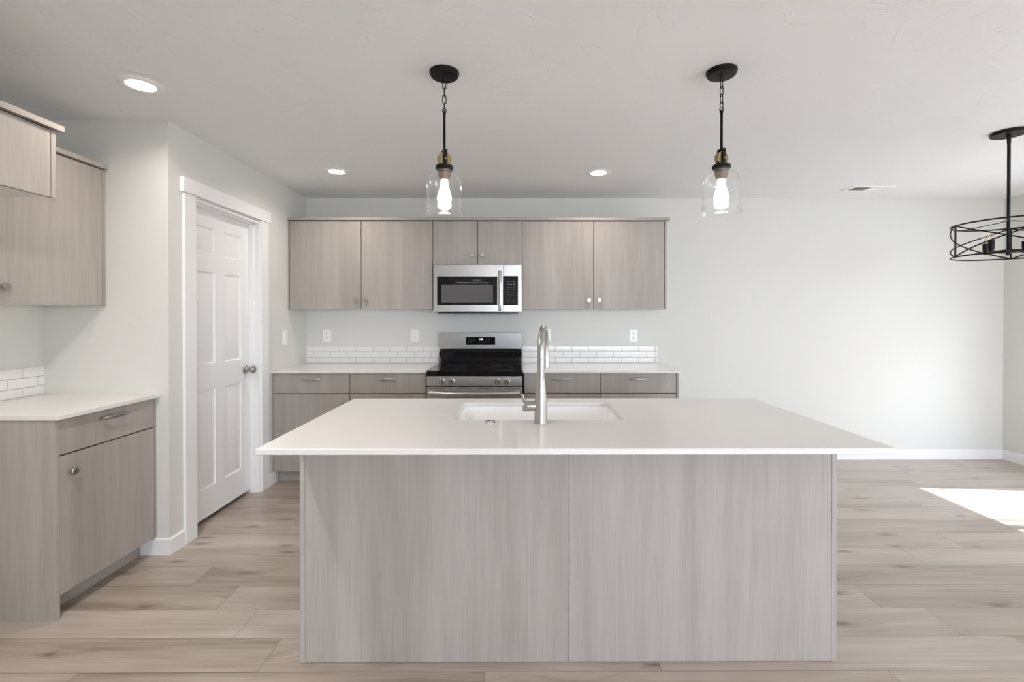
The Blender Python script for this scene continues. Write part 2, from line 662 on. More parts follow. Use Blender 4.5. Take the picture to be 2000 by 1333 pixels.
# ------------------------------------------------------------------ the setting
def build_floor():
    me = bpy.data.meshes.new('floor')
    bm = bmesh.new()
    uvl = bm.loops.layers.uv.new('plank_uv')
    tl = bm.faces.layers.float.new('tone')
    P, L, g = .1888, 1.528, .0007
    known = {0: -.976, 1: .35, 2: 1.682, 3: -1.62, 4: 2.22, 5: 2.60, 6: -1.44, -1: 1.41, -2: .2, 7: .4, 8: 1.35, 9: -.5}
    x_lo, x_hi = XL - .1, XR + .05
    k0, k1 = int(math.floor((YL - 1.769) / P)), int(math.ceil((YB - 1.769) / P))
    for k in range(k0, k1 + 1):
        ya, yb = 1.769 + P * k, 1.769 + P * (k + 1)
        j = known.get(k, random.uniform(0, L))
        x = j - L * math.ceil((j - x_lo) / L)
        while x < x_hi:
            a, b = max(x, x_lo), min(x + L, x_hi)
            if b - a > .01:
                vs = [bm.verts.new(c) for c in ((a + g, ya + g, 0), (b - g, ya + g, 0), (b - g, yb - g, 0), (a + g, yb - g, 0))]
                f = bm.faces.new(vs)
                ou, ov = random.uniform(0, 50), random.uniform(0, 50)
                for lp in f.loops:
                    lp[uvl].uv = (lp.vert.co.x - x + ou, lp.vert.co.y - ya + ov)
                f[tl] = random.uniform(-.085, .085)
            x += L
    y0, y1 = 1.769 + P * k0, 1.769 + P * (k1 + 1)
    vs = [bm.verts.new(c) for c in ((x_lo, y0, -.0012), (x_hi, y0, -.0012), (x_hi, y1, -.0012), (x_lo, y1, -.0012))]
    f = bm.faces.new(vs)
    f.material_index = 1
    r = bmesh.ops.extrude_face_region(bm, geom=[f])
    bmesh.ops.translate(bm, vec=(0, 0, -.12), verts=[e for e in r['geom'] if isinstance(e, bmesh.types.BMVert)])
    for q in bm.faces:
        if q.calc_center_median().z < -.0005:
            q.material_index = 1
    bm.faces.ensure_lookup_table()
    # put the groove plane back on top of the slab
    vs = [bm.verts.new(c) for c in ((x_lo, y0, -.0011), (x_hi, y0, -.0011), (x_hi, y1, -.0011), (x_lo, y1, -.0011))]
    f2 = bm.faces.new(vs)
    f2.material_index = 1
    bm.to_mesh(me)
    bm.free()
    me.materials.append(M['floor'])
    me.materials.append(M['groove'])
    o = bpy.data.objects.new('floor', me)
    COL.objects.link(o)
    struct(o)


build_floor()
WT = .13
struct(MB().box(XL - WT, XR + WT, YL - WT, YB + WT, CEIL, CEIL + .15).build('ceiling', M['ceil']))
struct(MB().box(XL - WT, XR + WT, YB, YB + WT, -.1, CEIL).build('wall_back', M['wall']))
struct(MB().box(XL - WT, XL, YR - WT, YB, -.1, CEIL).build('wall_left', M['wall']))


def wall_with_holes(name, axis, lo, hi, a0, a1, holes, m):
    """vertical wall, thickness lo..hi along axis, running a0..a1; holes = (b0, b1, z0, z1) sorted along the run"""
    mb = MB()

    def bx(p, q, z0, z1):
        if q - p < 1e-4 or z1 - z0 < 1e-4:
            return
        if axis == 'x':
            mb.box(lo, hi, p, q, z0, z1)
        else:
            mb.box(p, q, lo, hi, z0, z1)
    cur = a0
    for b0, b1, z0, z1 in holes:
        bx(cur, b0, -.1, CEIL)
        bx(b0, b1, -.1, z0)
        bx(b0, b1, z1, CEIL)
        cur = b1
    bx(cur, a1, -.1, CEIL)
    return struct(mb.build(name, m, smooth=False))


SL0, SL1, SLH = 2.05, 3.60, 2.03           # sliding door opening
wall_with_holes('wall_right', 'x', XR, XR + WT, YL, YB, [(-2.4, .9, .45, 2.1), (SL0, SL1, 0.0, SLH)], M['wall'])
wall_with_holes('wall_far', 'y', YL - WT, YL, XO - WT, XR + WT, [(0.2, 4.2, .3, 2.15)], M['wall'])
RD0, RD1 = -1.255, -.515                   # closed door in the wall behind the photographer
wall_with_holes('wall_rear', 'y', YR - WT, YR, XL, XO, [(RD0 - .02, RD1 + .02, 0.0, 2.06)], M['wall'])
struct(MB().box(XO - WT, XO, YL, YR - WT, -.1, CEIL).build('wall_living', M['wall']))

# pantry box: the wall facing the room and the side wall with its door opening
DO0, DO1, DOH = 2.852, 3.591, 2.058
mb = MB()
struct(MB().box(XL, XP, YC, YC + .115, -.1, CEIL).build('wall_pantry_front', M['wall'], smooth=False))
mb.box(XP - .115, XP, YC + .115, DO0, -.1, CEIL)
mb.box(XP - .115, XP, DO1, YB, -.1, CEIL)
mb.box(XP - .115, XP, DO0, DO1, DOH, CEIL)
struct(mb.build('wall_pantry', M['wall'], smooth=False))


def base_profile(mb, axis, face, sgn, a0, a1, h=.092, t=.013):
    """baseboard running a0..a1 along axis, standing off `face` in direction sgn"""
    pts = [(face, 0), (face + sgn * t, 0), (face + sgn * t, h - .006), (face + sgn * (t - .006), h), (face, h)]
    mb.prism(pts, a0, a1, axis=axis)


mb = MB()
base_profile(mb, 'x', YB, -1, 1.335, XR - .013)
struct(mb.build('baseboard_back', M['trim'], smooth=False))
mb = MB()
base_profile(mb, 'y', XR, -1, SL1 + .10, YB)
base_profile(mb, 'y', XR, -1, YL, SL0 - .10)
struct(mb.build('baseboard_right', M['trim'], smooth=False))
mb = MB()
base_profile(mb, 'x', YC, -1, -2.105, XP)
base_profile(mb, 'y', XP, 1, YC - .013, 2.755)
base_profile(mb, 'y', XP, 1, 3.692, 3.826)
struct(mb.build('baseboard_pantry', M['trim'], smooth=False))
mb = MB()
base_profile(mb, 'y', XL, 1, YR + .014, 2.065)
struct(mb.build('baseboard_left', M['trim'], smooth=False))
mb = MB()
base_profile(mb, 'x', YR, 1, XL, RD0 - .11)
base_profile(mb, 'x', YR, 1, RD1 + .11, XO)
struct(mb.build('baseboard_rear', M['trim'], smooth=False))


def six_panel_leaf(width, height, thick):
    """door leaf in local coordinates: x 0..width, front face at y = 0 (towards -y), z 0..height"""
    b2 = bmesh.new()
    st, mid = .114, .108
    pw = (width - 2 * st - mid) / 2
    xs = [0, st, st + pw, st + pw + mid, width - st, width]
    zs = [0, .19, .83, 1.00, 1.605, 1.72, 1.895, height]
    V = {}
    for i, x in enumerate(xs):
        for j, z in enumerate(zs):
            V[i, j] = b2.verts.new((x, 0, z))
    panels = []
    for i in range(5):
        for j in range(7):
            f = b2.faces.new((V[i, j], V[i + 1, j], V[i + 1, j + 1], V[i, j + 1]))
            if i in (1, 3) and j in (1, 3, 5):
                panels.append(f)
    for f in panels:
        for dep, wid in ((.008, .009), (0, .012), (-.0065, .030)):
            r = bmesh.ops.inset_individual(b2, faces=[f], thickness=wid, depth=0)
            for v in f.verts:
                v.co.y += dep
    # sides and back
    outline = [(0, 0), (width, 0), (width, height), (0, height)]
    bk = [b2.verts.new((x, thick, z)) for x, z in outline]
    b2.faces.new(bk)
    fr = []
    fr.append([V[i, 0] for i in range(6)])
    fr.append([V[5, j] for j in range(8)])
    fr.append([V[i, 7] for i in range(5, -1, -1)])
    fr.append([V[0, j] for j in range(7, -1, -1)])
    for e, (p, q) in zip(fr, ((0, 1), (1, 2), (2, 3), (3, 0))):
        b2.faces.new(e + [bk[q], bk[p]])
    bmesh.ops.recalc_face_normals(b2, faces=b2.faces)
    return b2


def knob_set(mb, origin, axis):
    mb.lathe([(0, 0), (.033, 0), (.033, .003), (.029, .008), (.016, .010), (.012, .016), (.012, .030), (.018, .036),
              (.026, .046), (.028, .056), (.026, .066), (.016, .074), (0, .076)], origin, axis, 36)


# door_1: pantry door
d1 = thing('door_1', 'closed white six-panel pantry door with a round nickel knob', 'door', (XP, 3.22, 0))
struct(d1)
mb = MB()
mx = Matrix.Translation((-2.022, 2.866, .028)) @ Matrix.Rotation(PI / 2, 4, 'Z')
mb._merge(six_panel_leaf(.711, 2.018, .035), 0, mx)
mb.build('door_leaf', M['door'], d1)
mb = MB()
knob_set(mb, (-2.021, 3.517, .944), (1, 0, 0))
mb.build('door_knob', M['nickel'], d1)
mb = MB()
for a, b in ((DO0, DO0 + .012), (DO1 - .012, DO1)):
    mb.box(XP - .115, XP + .003, a, b, 0, DOH - .012, .0008, 1)
mb.box(XP - .115, XP + .003, DO0, DO1, DOH - .012, DOH, .0008, 1)
mb.box(-2.020, -1.985, DO0 + .012, DO0 + .023, 0, DOH - .012, .001, 1)
mb.box(-2.020, -1.985, DO1 - .023, DO1 - .012, 0, DOH - .012, .001, 1)
mb.box(-2.020, -1.985, DO0 + .012, DO1 - .012, DOH - .023, DOH - .012, .001, 1)
mb.build('door_jamb', M['trim'], d1)
for a, b in ((2.757, 2.857), (3.588, 3.690)):
    MB().box(XP, XP + .018, a, b, 0, 2.070, .003).build('door_casing', M['trim'], d1)
MB().box(XP, XP + .026, 2.740, 3.712, 2.070, 2.158, .003).build('door_header', M['trim'], d1)

# door_2: closed door behind the photographer (seen mirrored in the microwave)
d2 = thing('door_2', 'white six-panel door in the wall behind the photographer', 'door', ((RD0 + RD1) / 2, YR, 0))
struct(d2)
mb = MB()
mx = Matrix.Translation((RD1 - .005, YR - .05, .012)) @ Matrix.Rotation(PI, 4, 'Z')
mb._merge(six_panel_leaf(RD1 - RD0 - .01, 2.02, .035), 0, mx)
mb.build('door_leaf', M['door'], d2)
mb = MB()
mb.box(RD0 - .02, RD0, YR - .115, YR, 0, 2.06)
mb.box(RD1, RD1 + .02, YR - .115, YR, 0, 2.06)
mb.box(RD0 - .02, RD1 + .02, YR - .115, YR, 2.04, 2.06)
mb.build('door_jamb', M['trim'], d2, smooth=False)
mb = MB()
mb.box(RD0 - .11, RD0 - .005, YR, YR + .018, 0, 2.07, .002)
mb.build('door_casing', M['trim'], d2)
MB().box(RD1 + .005, RD1 + .11, YR, YR + .018, 0, 2.07, .002).build('door_casing', M['trim'], d2)
MB().box(RD0 - .125, RD1 + .125, YR, YR + .024, 2.07, 2.16, .002).build('door_header', M['trim'], d2)
mb = MB()
knob_set(mb, (RD0 + .07, YR - .05, .95), (0, 1, 0))
mb.build('door_knob', M['nickel'], d2)


def glazed(name, label, cat, axis, face, a0, a1, z0, z1, sashes, frame=.05, depth=.09, z_sill=None):
    """window or sliding door filling an opening; sashes = list of (b0, b1) for the glazed frames"""
    ctr = (face, (a0 + a1) / 2, z0) if axis == 'x' else ((a0 + a1) / 2, face, z0)
    o = struct(thing(name, label, cat, ctr))
    sg = 1 if axis == 'x' else -1

    def bx(mb, p, q, t0, t1, c0, c1, bev=.002):
        if axis == 'x':
            mb.box(face + t0, face + t1, p, q, c0, c1, bev, 1)
        else:
            mb.box(p, q, face - t1, face - t0, c0, c1, bev, 1)
    mb = MB()
    bx(mb, a0, a0 + frame, .01, .01 + depth, z0, z1)
    bx(mb, a1 - frame, a1, .01, .01 + depth, z0, z1)
    bx(mb, a0, a1, .01, .01 + depth, z1 - frame, z1)
    bx(mb, a0, a1, .01, .01 + depth, z0, z0 + (z_sill or frame))
    fr = mb.build(cat.replace(' ', '_') + '_frame', M['vinyl'], o)
    for n_, (b0, b1, w) in enumerate(sashes):
        t0 = .02 + .035 * (n_ % 2)
        c0, c1 = z0 + (z_sill or frame), z1 - frame
        mb = MB()
        bx(mb, b0, b0 + w, t0, t0 + .03, c0, c1)
        bx(mb, b1 - w, b1, t0, t0 + .03, c0, c1)
        bx(mb, b0, b1, t0, t0 + .03, c0, c0 + .05)
        bx(mb, b0, b1, t0, t0 + .03, c1 - .03, c1)
        s = mb.build('sash', M['vinyl'], o)
        mb = MB()
        bx(mb, b0 + w, b1 - w, t0 + .014, t0 + .016, c0 + .05, c1 - .03, 0)
        mb.build('pane', M['pane'], s)
    return o


glazed('door_3', 'white sliding glass patio door in the right wall', 'door', 'x', XR, SL0, SL1, 0.0, SLH,
       [(2.80, SL1 - .035, .045), (SL0 + .035, 2.862, .045)], frame=.035, z_sill=.03)
glazed('window_added_1', 'added unseen wide white window in the right wall', 'window', 'x', XR, -2.4, .9, .45, 2.1,
       [(-2.35, -.73, .04), (-.77, .85, .04)])  # unseen window, added and placed to daylight the left cabinets and island
glazed('window_added_2', 'added unseen wide white window at the far end of the living room', 'window', 'y', YL, 0.2, 4.2, .3, 2.15,
       [(.25, 2.22, .04), (2.18, 4.15, .04)])  # unseen window, added to send daylight in from behind the camera
struct(MB().box(-14, 24, -24, 20, -.35, -.24).build('ground', M['concrete'], smooth=False))  # unseen ground, added to bounce sunlight up to the ceiling
struct(MB().box(8.4, 8.7, -14, 14, -.24, 5.0).build('wall_sky_blocker', M['blocker'], smooth=False))  # unseen wall, added to cut the sky light through the right-hand openings


# ------------------------------------------------------------------ cabinets
def cabinet_knob(parent, x, y, z, d=(0, -1, 0)):
    mb = MB()
    mb.lathe([(0, 0), (.007, 0), (.006, .004), (.0055, .014), (.015, .016), (.0165, .018), (.0165, .028), (.0155, .0295), (0, .0295)],
             (x, y, z), d, 28)
    return mb.build('knob', M['nickel'], parent)


def bow_handle(parent, c, along, out, length=.15):
    """slim arched bar pull; c on the drawer face"""
    c, a, o_ = Vector(c), Vector(along), Vector(out)
    mb = MB()
    pts, rs = [], []
    for i in range(25):
        s = -1 + 2 * i / 24
        bow = .030 - .012 * s * s
        pts.append(c + a * (s * length / 2) + o_ * bow)
        rs.append(.0085 if abs(s) < .8 else .0085 - .003 * (abs(s) - .8) / .2)
    mb.tube(pts, rs, 12, flat=(.5, 1))
    for s in (-.78, .78):
        p = c + a * (s * length / 2)
        mb.tube([p, p + o_ * .021], [.0055, .0045], 10)
    return mb.build('handle', M['nickel'], parent)


DT = .019
GAP = .0026


def slab(parent, name, x0, x1, y0, y1, z0, z1, m='wood'):
    return MB().box(x0, x1, y0, y1, z0, z1, .0012, 2).build(name, M[m], parent)


UF = 4.031   # face of the wall cabinets' doors
UB, UT = 1.402, 2.1565


def upper_cabinet(label, x0, x1, z0, z1, splits, knob_z, left_filler=None, right_end=None):
    o = thing('upper_cabinet', label, 'cabinet', ((x0 + x1) / 2, YB - .16, z0), 'wall cabinets around the microwave')
    mb = MB()
    mb.box(x0 + .001, x1 - .001, UF + DT + .001, YB - .003, z0 + .002, z1 + .004, .0005, 1)
    body = mb.build('cabinet_body', [M['wood']], o)
    MB().box(x0 + .004, x1 - .004, UF + DT + .0003, UF + DT + .0009, z0 + .006, z1 + .003).build('gap_shade_sheet', M['gap_shade'], o, smooth=False)  # thin dark sheet behind the doors, paints the shade in their gaps
    MB().box(x0 + .016, x1 - .016, UF + DT + .004, YB - .004, z0, z0 + .0018).build('underside', M['inside'], o, smooth=False)
    if left_filler:
        slab(o, 'filler_strip', left_filler[0], left_filler[1], UF, UF + DT, z0, z1 + .004)
    if right_end:
        slab(o, 'end_panel', right_end[0], right_end[1], UF, YB - .003, z0, z1 + .004)
    xs = [x0] + splits + [x1]
    for i in range(len(xs) - 1):
        a, b = xs[i] + GAP, xs[i + 1] - GAP
        d = slab(o, 'cabinet_door', a, b, UF, UF + DT, z0, z1)
        kx = b - .041 if i == 0 else a + .041
        cabinet_knob(d, kx, UF, knob_z)
    return o


upper_cabinet('grey oak two-door wall cabinet left of the microwave', -1.938, -.712, UB, UT, [-1.325], 1.476,
              left_filler=(XP + .0008, -1.940))
upper_cabinet('small grey oak two-door wall cabinet above the microwave', -.712, .051, 1.787, UT, [-.33], 1.862)
upper_cabinet('grey oak two-door wall cabinet right of the microwave', .051, 1.273, UB, UT, [.665], 1.479,
              right_end=(1.2755, 1.2945))
tag(MB().box(XP, 1.315, UF - .017, YB, 2.1625, 2.1865, .001).build('cabinet_top_trim', M['woodx']),
    'long thin grey oak top trim over the wall cabinets around the microwave', 'trim')

LF = YB - .622   # face of the base cabinets' doors


def base_cabinet(label, x0, x1, left_filler=None, right_end=None, hinge='l'):
    o = thing('base_cabinet', label, 'cabinet', ((x0 + x1) / 2, YB - .30, 0), 'base cabinets along the back wall')
    mb = MB()
    mb.box(x0 + .001, x1 - .001, LF + DT + .001, YB - .001, .1, HC - .0205, .0005, 1)
    mb.build('cabinet_body', M['wood'], o)
    MB().box(x0 + .003, x1 - .003, LF + DT + .0003, LF + DT + .0009, .104, HC - .0206).build('gap_shade_sheet', M['gap_shade'], o, smooth=False)
    slab(o, 'toe_kick', (left_filler[0] + .014 if left_filler else x0), (right_end[1] if right_end else x1), LF + .066, LF + .082, 0, .1, 'woodx')
    if left_filler:
        slab(o, 'filler_strip', left_filler[0], left_filler[1], LF + .004, LF + DT, .1, HC - .0206)
    if right_end:
        slab(o, 'end_panel', right_end[0], right_end[1], LF, YB - .001, .1, HC - .0206)
    a, b = x0 + GAP, x1 - GAP
    d = slab(o, 'drawer', a, b, LF, LF + DT, .7260, HC - .0240, 'wood')
    bow_handle(d, ((a + b) / 2, LF, .841), (1, 0, 0), (0, -1, 0))
    d = slab(o, 'cabinet_door', a, b, LF, LF + DT, .100, .7200)
    cabinet_knob(d, b - .045 if hinge == 'l' else a + .045, LF, .64)
    return o


base_cabinet('grey oak base cabinet in the corner by the pantry door', -1.939, -1.331, left_filler=(XP + .0008, -1.942), hinge='l')
base_cabinet('grey oak base cabinet directly left of the range', -1.331, -.719, hinge='r')
base_cabinet('grey oak base cabinet directly right of the range', .060, .674, hinge='l')
base_cabinet('grey oak base cabinet at the right end of the back counter', .674, 1.2865, right_end=(1.289, 1.309), hinge='r')


def counter(name, label, x0, x1, y0, y1):
    return tag(MB().box(x0, x1, y0, y1, HC - .020, HC, .0015, 2).build(name, M['quartz']), label, 'countertop')


counter('countertop', 'white quartz back counter left of the range', XP, -.708, YB - .646, YB)
counter('countertop', 'white quartz back counter right of the range', .0555, 1.331, YB - .646, YB)
counter('countertop', 'small white quartz counter on the left wall cabinet run', XL, -2.0, 2.058, YC)

# left wall: base cabinet, wall cabinet, cabinet over the refrigerator space
o = thing('base_cabinet', 'grey oak base cabinet with one drawer against the left wall', 'cabinet', (XL + .32, 2.36, 0))
LX = -2.022
MB().box(XL + .001, LX - DT - .001, 2.087, YC - .001, .1, HC - .0205, .0005, 1).build('cabinet_body', M['wood'], o)
MB().box(LX - DT - .0009, LX - DT - .0003, 2.09, YC - .005, .104, HC - .0206).build('gap_shade_sheet', M['gap_shade'], o, smooth=False)
slab(o, 'end_panel', XL + .001, LX + .001, 2.066, 2.0862, 0, HC - .0205)
slab(o, 'filler_strip', LX - DT, LX - .001, 2.6355, YC - .001, .1, HC - .0206)
slab(o, 'toe_kick', -2.122, -2.108, 2.0866, YC - .001, 0, .1, 'woody')
d = slab(o, 'drawer', LX - DT, LX, 2.088, 2.632, .7262, HC - .0240)
bow_handle(d, (LX, 2.366, .846), (0, 1, 0), (1, 0, 0), .165)
d = slab(o, 'cabinet_door', LX - DT, LX, 2.088, 2.632, .104, .7198)
cabinet_knob(d, LX, 2.134, .641, (1, 0, 0))

o = thing('upper_cabinet', 'grey oak wall cabinet above the left counter', 'cabinet', (XL + .17, 2.36, UB))
LU = -2.300
MB().box(XL + .001, LU - DT - .001, 2.062, YC - .001, UB + .002, UT + .004, .0005, 1).build('cabinet_body', M['wood'], o)
MB().box(LU - DT - .0009, LU - DT - .0003, 2.066, YC - .004, UB + .006, UT + .003).build('gap_shade_sheet', M['gap_shade'], o, smooth=False)
MB().box(XL + .004, LU - DT - .004, 2.076, YC - .016, UB, UB + .0018).build('underside', M['inside'], o, smooth=False)
slab(o, 'filler_strip', LU - DT, LU - .001, 2.628, YC - .001, UB, UT + .004)
MB().box(XL + .001, LU + .017, 2.062, YC - .001, 2.1625, 2.1865, .001).build('top_trim', M['woody'], o)
d = slab(o, 'cabinet_door', LU - DT, LU, 2.064, 2.6245, UB, UT)
cabinet_knob(d, LU, 2.112, 1.478, (1, 0, 0))

o = thing('upper_cabinet', 'deep grey oak cabinet high over the empty refrigerator space', 'cabinet', (XL + .31, 1.6, 1.863))
LR = -2.03
FZ = 1.863
MB().box(XL + .001, LR - DT - .001, 1.12, 2.0605, FZ + .002, UT + .004, .0005, 1).build('cabinet_body', M['wood'], o)
MB().box(LR - DT - .0009, LR - DT - .0003, 1.124, 2.06, FZ + .006, UT + .003).build('gap_shade_sheet', M['gap_shade'], o, smooth=False)
MB().box(XL + .004, LR - DT - .004, 1.136, 2.044, FZ, FZ + .0018).build('underside', M['inside'], o, smooth=False)
slab(o, 'end_panel', LR - DT - .002, LR, 2.0665, 2.0885, FZ, UT + .004)
MB().prism([(XL + .001, 1.12), (LR + .018, 1.12), (LR + .018, 2.1105), (LU + .03, 2.1105), (LU + .03, 2.0595), (XL + .001, 2.0595)], 2.1625, 2.1875, axis='z', bev=.001).build('top_trim', M['woody'], o)
for a, b, k in ((1.122, 1.591, 1.55), (1.595, 2.0635, 1.636)):
    d = slab(o, 'cabinet_door', LR - DT, LR, a, b, FZ, UT)
    cabinet_knob(d, LR, k, 1.92, (1, 0, 0))


# ------------------------------------------------------------------ tile backsplashes
def backsplash(label, axis, face, a0, a1, joints, end_trim=0.0):
    """three courses of glazed tile; joints[row] = one known joint position along the run"""
    L_, gt, T = .1553, .0028, .008
    mb = MB()
    zs = [(HC, .9570), (.9570, 1.0105), (1.0105, 1.0655)]

    def bx(p, q, t, z0, z1, bev, mi):
        if axis == 'x':
            mb.box(p, q, face - t, face, z0, z1, bev, 2, mi)
        else:
            mb.box(face, face + t, p, q, z0, z1, bev, 2, mi)
    bx(a0, a1, .0055, HC, 1.0640, 0, 1)
    lim = a1 - end_trim
    for r, (z0, z1) in enumerate(zs):
        j = joints[r]
        p = j + L_ * math.floor((a0 - j) / L_)
        while p < lim - .004:
            q = p + L_
            s, e = max(p + gt / 2, a0 + .0005), min(q - gt / 2, lim)
            if e - s > .008:
                bx(s, e, T, z0 + gt / 2, z1 - gt / 2, .0022, 0)
            p = q
        if end_trim:
            bx(lim + gt / 2, a1, T, z0 + gt / 2, z1 - gt / 2, .0022, 0)
    return tag(mb.build('backsplash', [M['tile'], M['grout']]), label, 'backsplash')


backsplash('white tile backsplash strip on the back counter left of the range', 'x', YB, XP, -.7085, [-1.797, -1.879, -1.797])
backsplash('white tile backsplash strip on the back counter right of the range', 'x', YB, .056, 1.318, [1.296, 1.296 - .0777, 1.296], end_trim=.021)
backsplash('short white tile backsplash strip on the left wall', 'y', XL, 2.06, YC, [2.531, 2.613, 2.531])


# ------------------------------------------------------------------ outlets and switch
def outlet(x, z, label, w=.076, h=.118):
    o = thing('wall_outlet', label, 'outlet', (x, YB, z), 'white outlets along the back wall')
    MB().box(x - w / 2, x + w / 2, YB - .006, YB, z - h / 2, z + h / 2, .0025).build('cover_plate', M['plastic'], o)
    for s in (.0195, -.0195):
        mb = MB()
        mb.box(x - .0165, x + .0165, YB - .0085, YB - .0055, z + s - .0145, z + s + .0145, .004, 3)
        f = mb.build('receptacle', M['plastic'], o)
        mb = MB()
        mb.box(x - .0075, x - .0055, YB - .0089, YB - .0084, z + s - .002, z + s + .007)
        mb.box(x + .0052, x + .0072, YB - .0089, YB - .0084, z + s - .001, z + s + .006)
        mb.lathe([(0, 0), (.0024, 0), (.0024, .0005), (0, .0005)], (x, YB - .0084, z + s - .0075), (0, -1, 0), 12)
        mb.build('slots', M['slot'], f, smooth=False)
    return o


outlet(-1.759, 1.161, 'white duplex outlet above the tiles near the pantry corner')
outlet(-.939, 1.161, 'white duplex outlet just left of the range backguard')
outlet(.285, 1.163, 'white outlet on the wall partly hidden behind the faucet')
outlet(1.096, 1.161, 'white duplex outlet under the right end of the wall cabinets')
o = thing('light_switch', 'white rocker light switch on the pantry side wall', 'switch', (XP, 3.972, 1.162))
MB().box(XP, XP + .006, 3.934, 4.010, 1.102, 1.222, .0025).build('cover_plate', M['plastic'], o)
MB().prism([(XP + .004, 1.129), (XP + .0075, 1.129), (XP + .0105, 1.195), (XP + .004, 1.195)], 3.956, 3.988, axis='y', bev=.0008).build('rocker', M['plastic'], o)


# ------------------------------------------------------------------ range
RX0, RX1 = -.7035, .0505
RF = 3.696
o = thing('range', 'stainless steel electric range with black glass cooktop', 'range', ((RX0 + RX1) / 2, 4.05, 0))
mb = MB()
mb.box(RX0 + .002, RX1 - .002, RF + .052, YB - .012, .03, HC - .036, .002, 1)
for fx in (RX0 + .06, RX1 - .06):
    for fy in (RF + .12, YB - .08):
        mb.lathe([(0, 0), (.02, 0), (.02, .004), (.012, .006), (.012, .032), (0, .032)], (fx, fy, 0), (0, 0, 1), 16)
mb.build('range_body', M['bplastic'], o)
mb = MB()
mb.box(RX0, RX1, RF, YB - .10, .8705, .9135, .004, 3)
mb.build('cooktop', M['bglass'], o)
for a, b in ((RX0 - .0015, RX0 + .002), (RX1 - .002, RX1 + .0015)):
    MB().box(a, b, RF + .012, YB - .10, .895, .9152, .0006, 1).build('cooktop_side_trim', M['steel'], o)
# burner rings printed under the glass
for bx_, by_, r in ((-.52, 3.86, .095), (-.14, 3.86, .115), (-.52, 4.13, .08), (-.14, 4.13, .08)):
    MB().lathe([(r, .9136), (r + .002, .9136), (r + .002, .9139), (r, .9139)], (bx_, by_, 0), (0, 0, 1), 48, close=True).build('burner_ring', M['inkmark'], o)
# backguard: stainless control face, slanted underside, black riser
mb = MB()
mb.prism([(4.331, 1.046), (4.318, 1.184), (4.326, 1.188), (YB - .008, 1.188), (YB - .008, 1.012), (4.352, 1.012)], RX0 + .001, RX1 - .001, axis='x', bev=.0012)
bg_ = mb.build('backguard', M['steel'], o)
mb = MB()
mb.box(RX0, RX1, 4.325, YB - .008, .9125, 1.011, .002)
mb.box(RX0 + .012, RX1 - .012, 4.317, 4.327, .918, .988, .004, 3)
mb.box(RX0, RX1, 4.300, 4.327, .9125, .9185, .002)
mb.box(RX0, RX0 + .008, 4.300, 4.34, .9125, 1.011, .002)
mb.box(RX1 - .008, RX1, 4.300, 4.34, .9125, 1.011, .002)
mb.build('backguard_riser', M['bglass'], o)
tilt = math.atan2(.013, .138)


def on_guard(x, z, off=.0):
    y = 4.331 - .013 * (z - 1.046) / .138 - off
    return Matrix.Translation((x, y, z)) @ Matrix.Rotation(PI / 2 - tilt * -1, 4, 'X')


mb = MB()
b2 = bmesh.new()
bmesh.ops.create_cube(b2, size=1)
for v in b2.verts:
    v.co = Vector((v.co.x * .268, v.co.y * .069, v.co.z * .002))
mb._merge(b2, 0, on_guard(-.326, 1.1155, .0004))
dp = mb.build('display_panel', M['bglass'], o)
mb = MB()
mb.text('1:58', .0205, on_guard(-.324, 1.130, .0016), 0)
mb.build('clock_digits', M['digits'], dp)
for gx, gz, w, h in [(-.436, 1.130, .013, .004), (-.410, 1.130, .012, .004), (-.387, 1.131, .006, .006),
                     (-.436, 1.114, .010, .007), (-.411, 1.114, .010, .007), (-.388, 1.114, .012, .007),
                     (-.436, 1.098, .008, .005), (-.414, 1.098, .007, .005), (-.356, 1.098, .007, .005), (-.338, 1.098, .006, .006),
                     (-.318, 1.098, .007, .006), (-.300, 1.098, .006, .006), (-.270, 1.131, .006, .006), (-.246, 1.132, .024, .005),
                     (-.270, 1.114, .008, .006), (-.248, 1.114, .008, .005)]:
    b2 = bmesh.new()
    bmesh.ops.create_cube(b2, size=1)
    for v in b2.verts:
        v.co = Vector((v.co.x * w, v.co.y * h * .6, v.co.z * .0004))
    MB()._merge(b2, 0, on_guard(gx, gz, .0016)).build('button_marking', M['mark'], dp, smooth=False)
# control panel with four knobs
mb = MB()
mb.prism([(RF + .002, .793), (RF, .8695), (RF + .05, .8695), (RF + .05, .793)], RX0 + .001, RX1 - .001, axis='x', bev=.003)
cp = mb.build('control_panel', M['steel'], o)
for mx_ in (-.617, -.470, -.180, -.036):
    MB().prism([(mx_ - .005, .8355), (mx_ - .004, .8355), (mx_ - .004, .8385), (mx_ + .005, .8385), (mx_ + .005, .8395), (mx_ - .005, .8395)],
               RF - .0004, RF + .002, axis='y').build('burner_marking', M['inkmark'], cp, smooth=False)
for mx_ in (-.584, -.506, -.1455, -.0705):
    MB().box(mx_ - .004, mx_ + .004, RF - .0004, RF + .002, .8555, .8575).build('off_marking', M['inkmark'], cp, smooth=False)
for kx in (-.584, -.506, -.1455, -.0705):
    mb = MB()
    mb.lathe([(0, 0), (.0255, 0), (.0255, .004), (.023, .007), (.0215, .020), (.019, .023), (0, .023)], (kx, RF + .0015, .828), (0, -1, 0), 32)
    mb.box(kx - .006, kx + .006, RF - .037, RF - .018, .828 - .022, .828 + .022, .003, 2)
    mb.build('control_knob', M['chrome'], o)
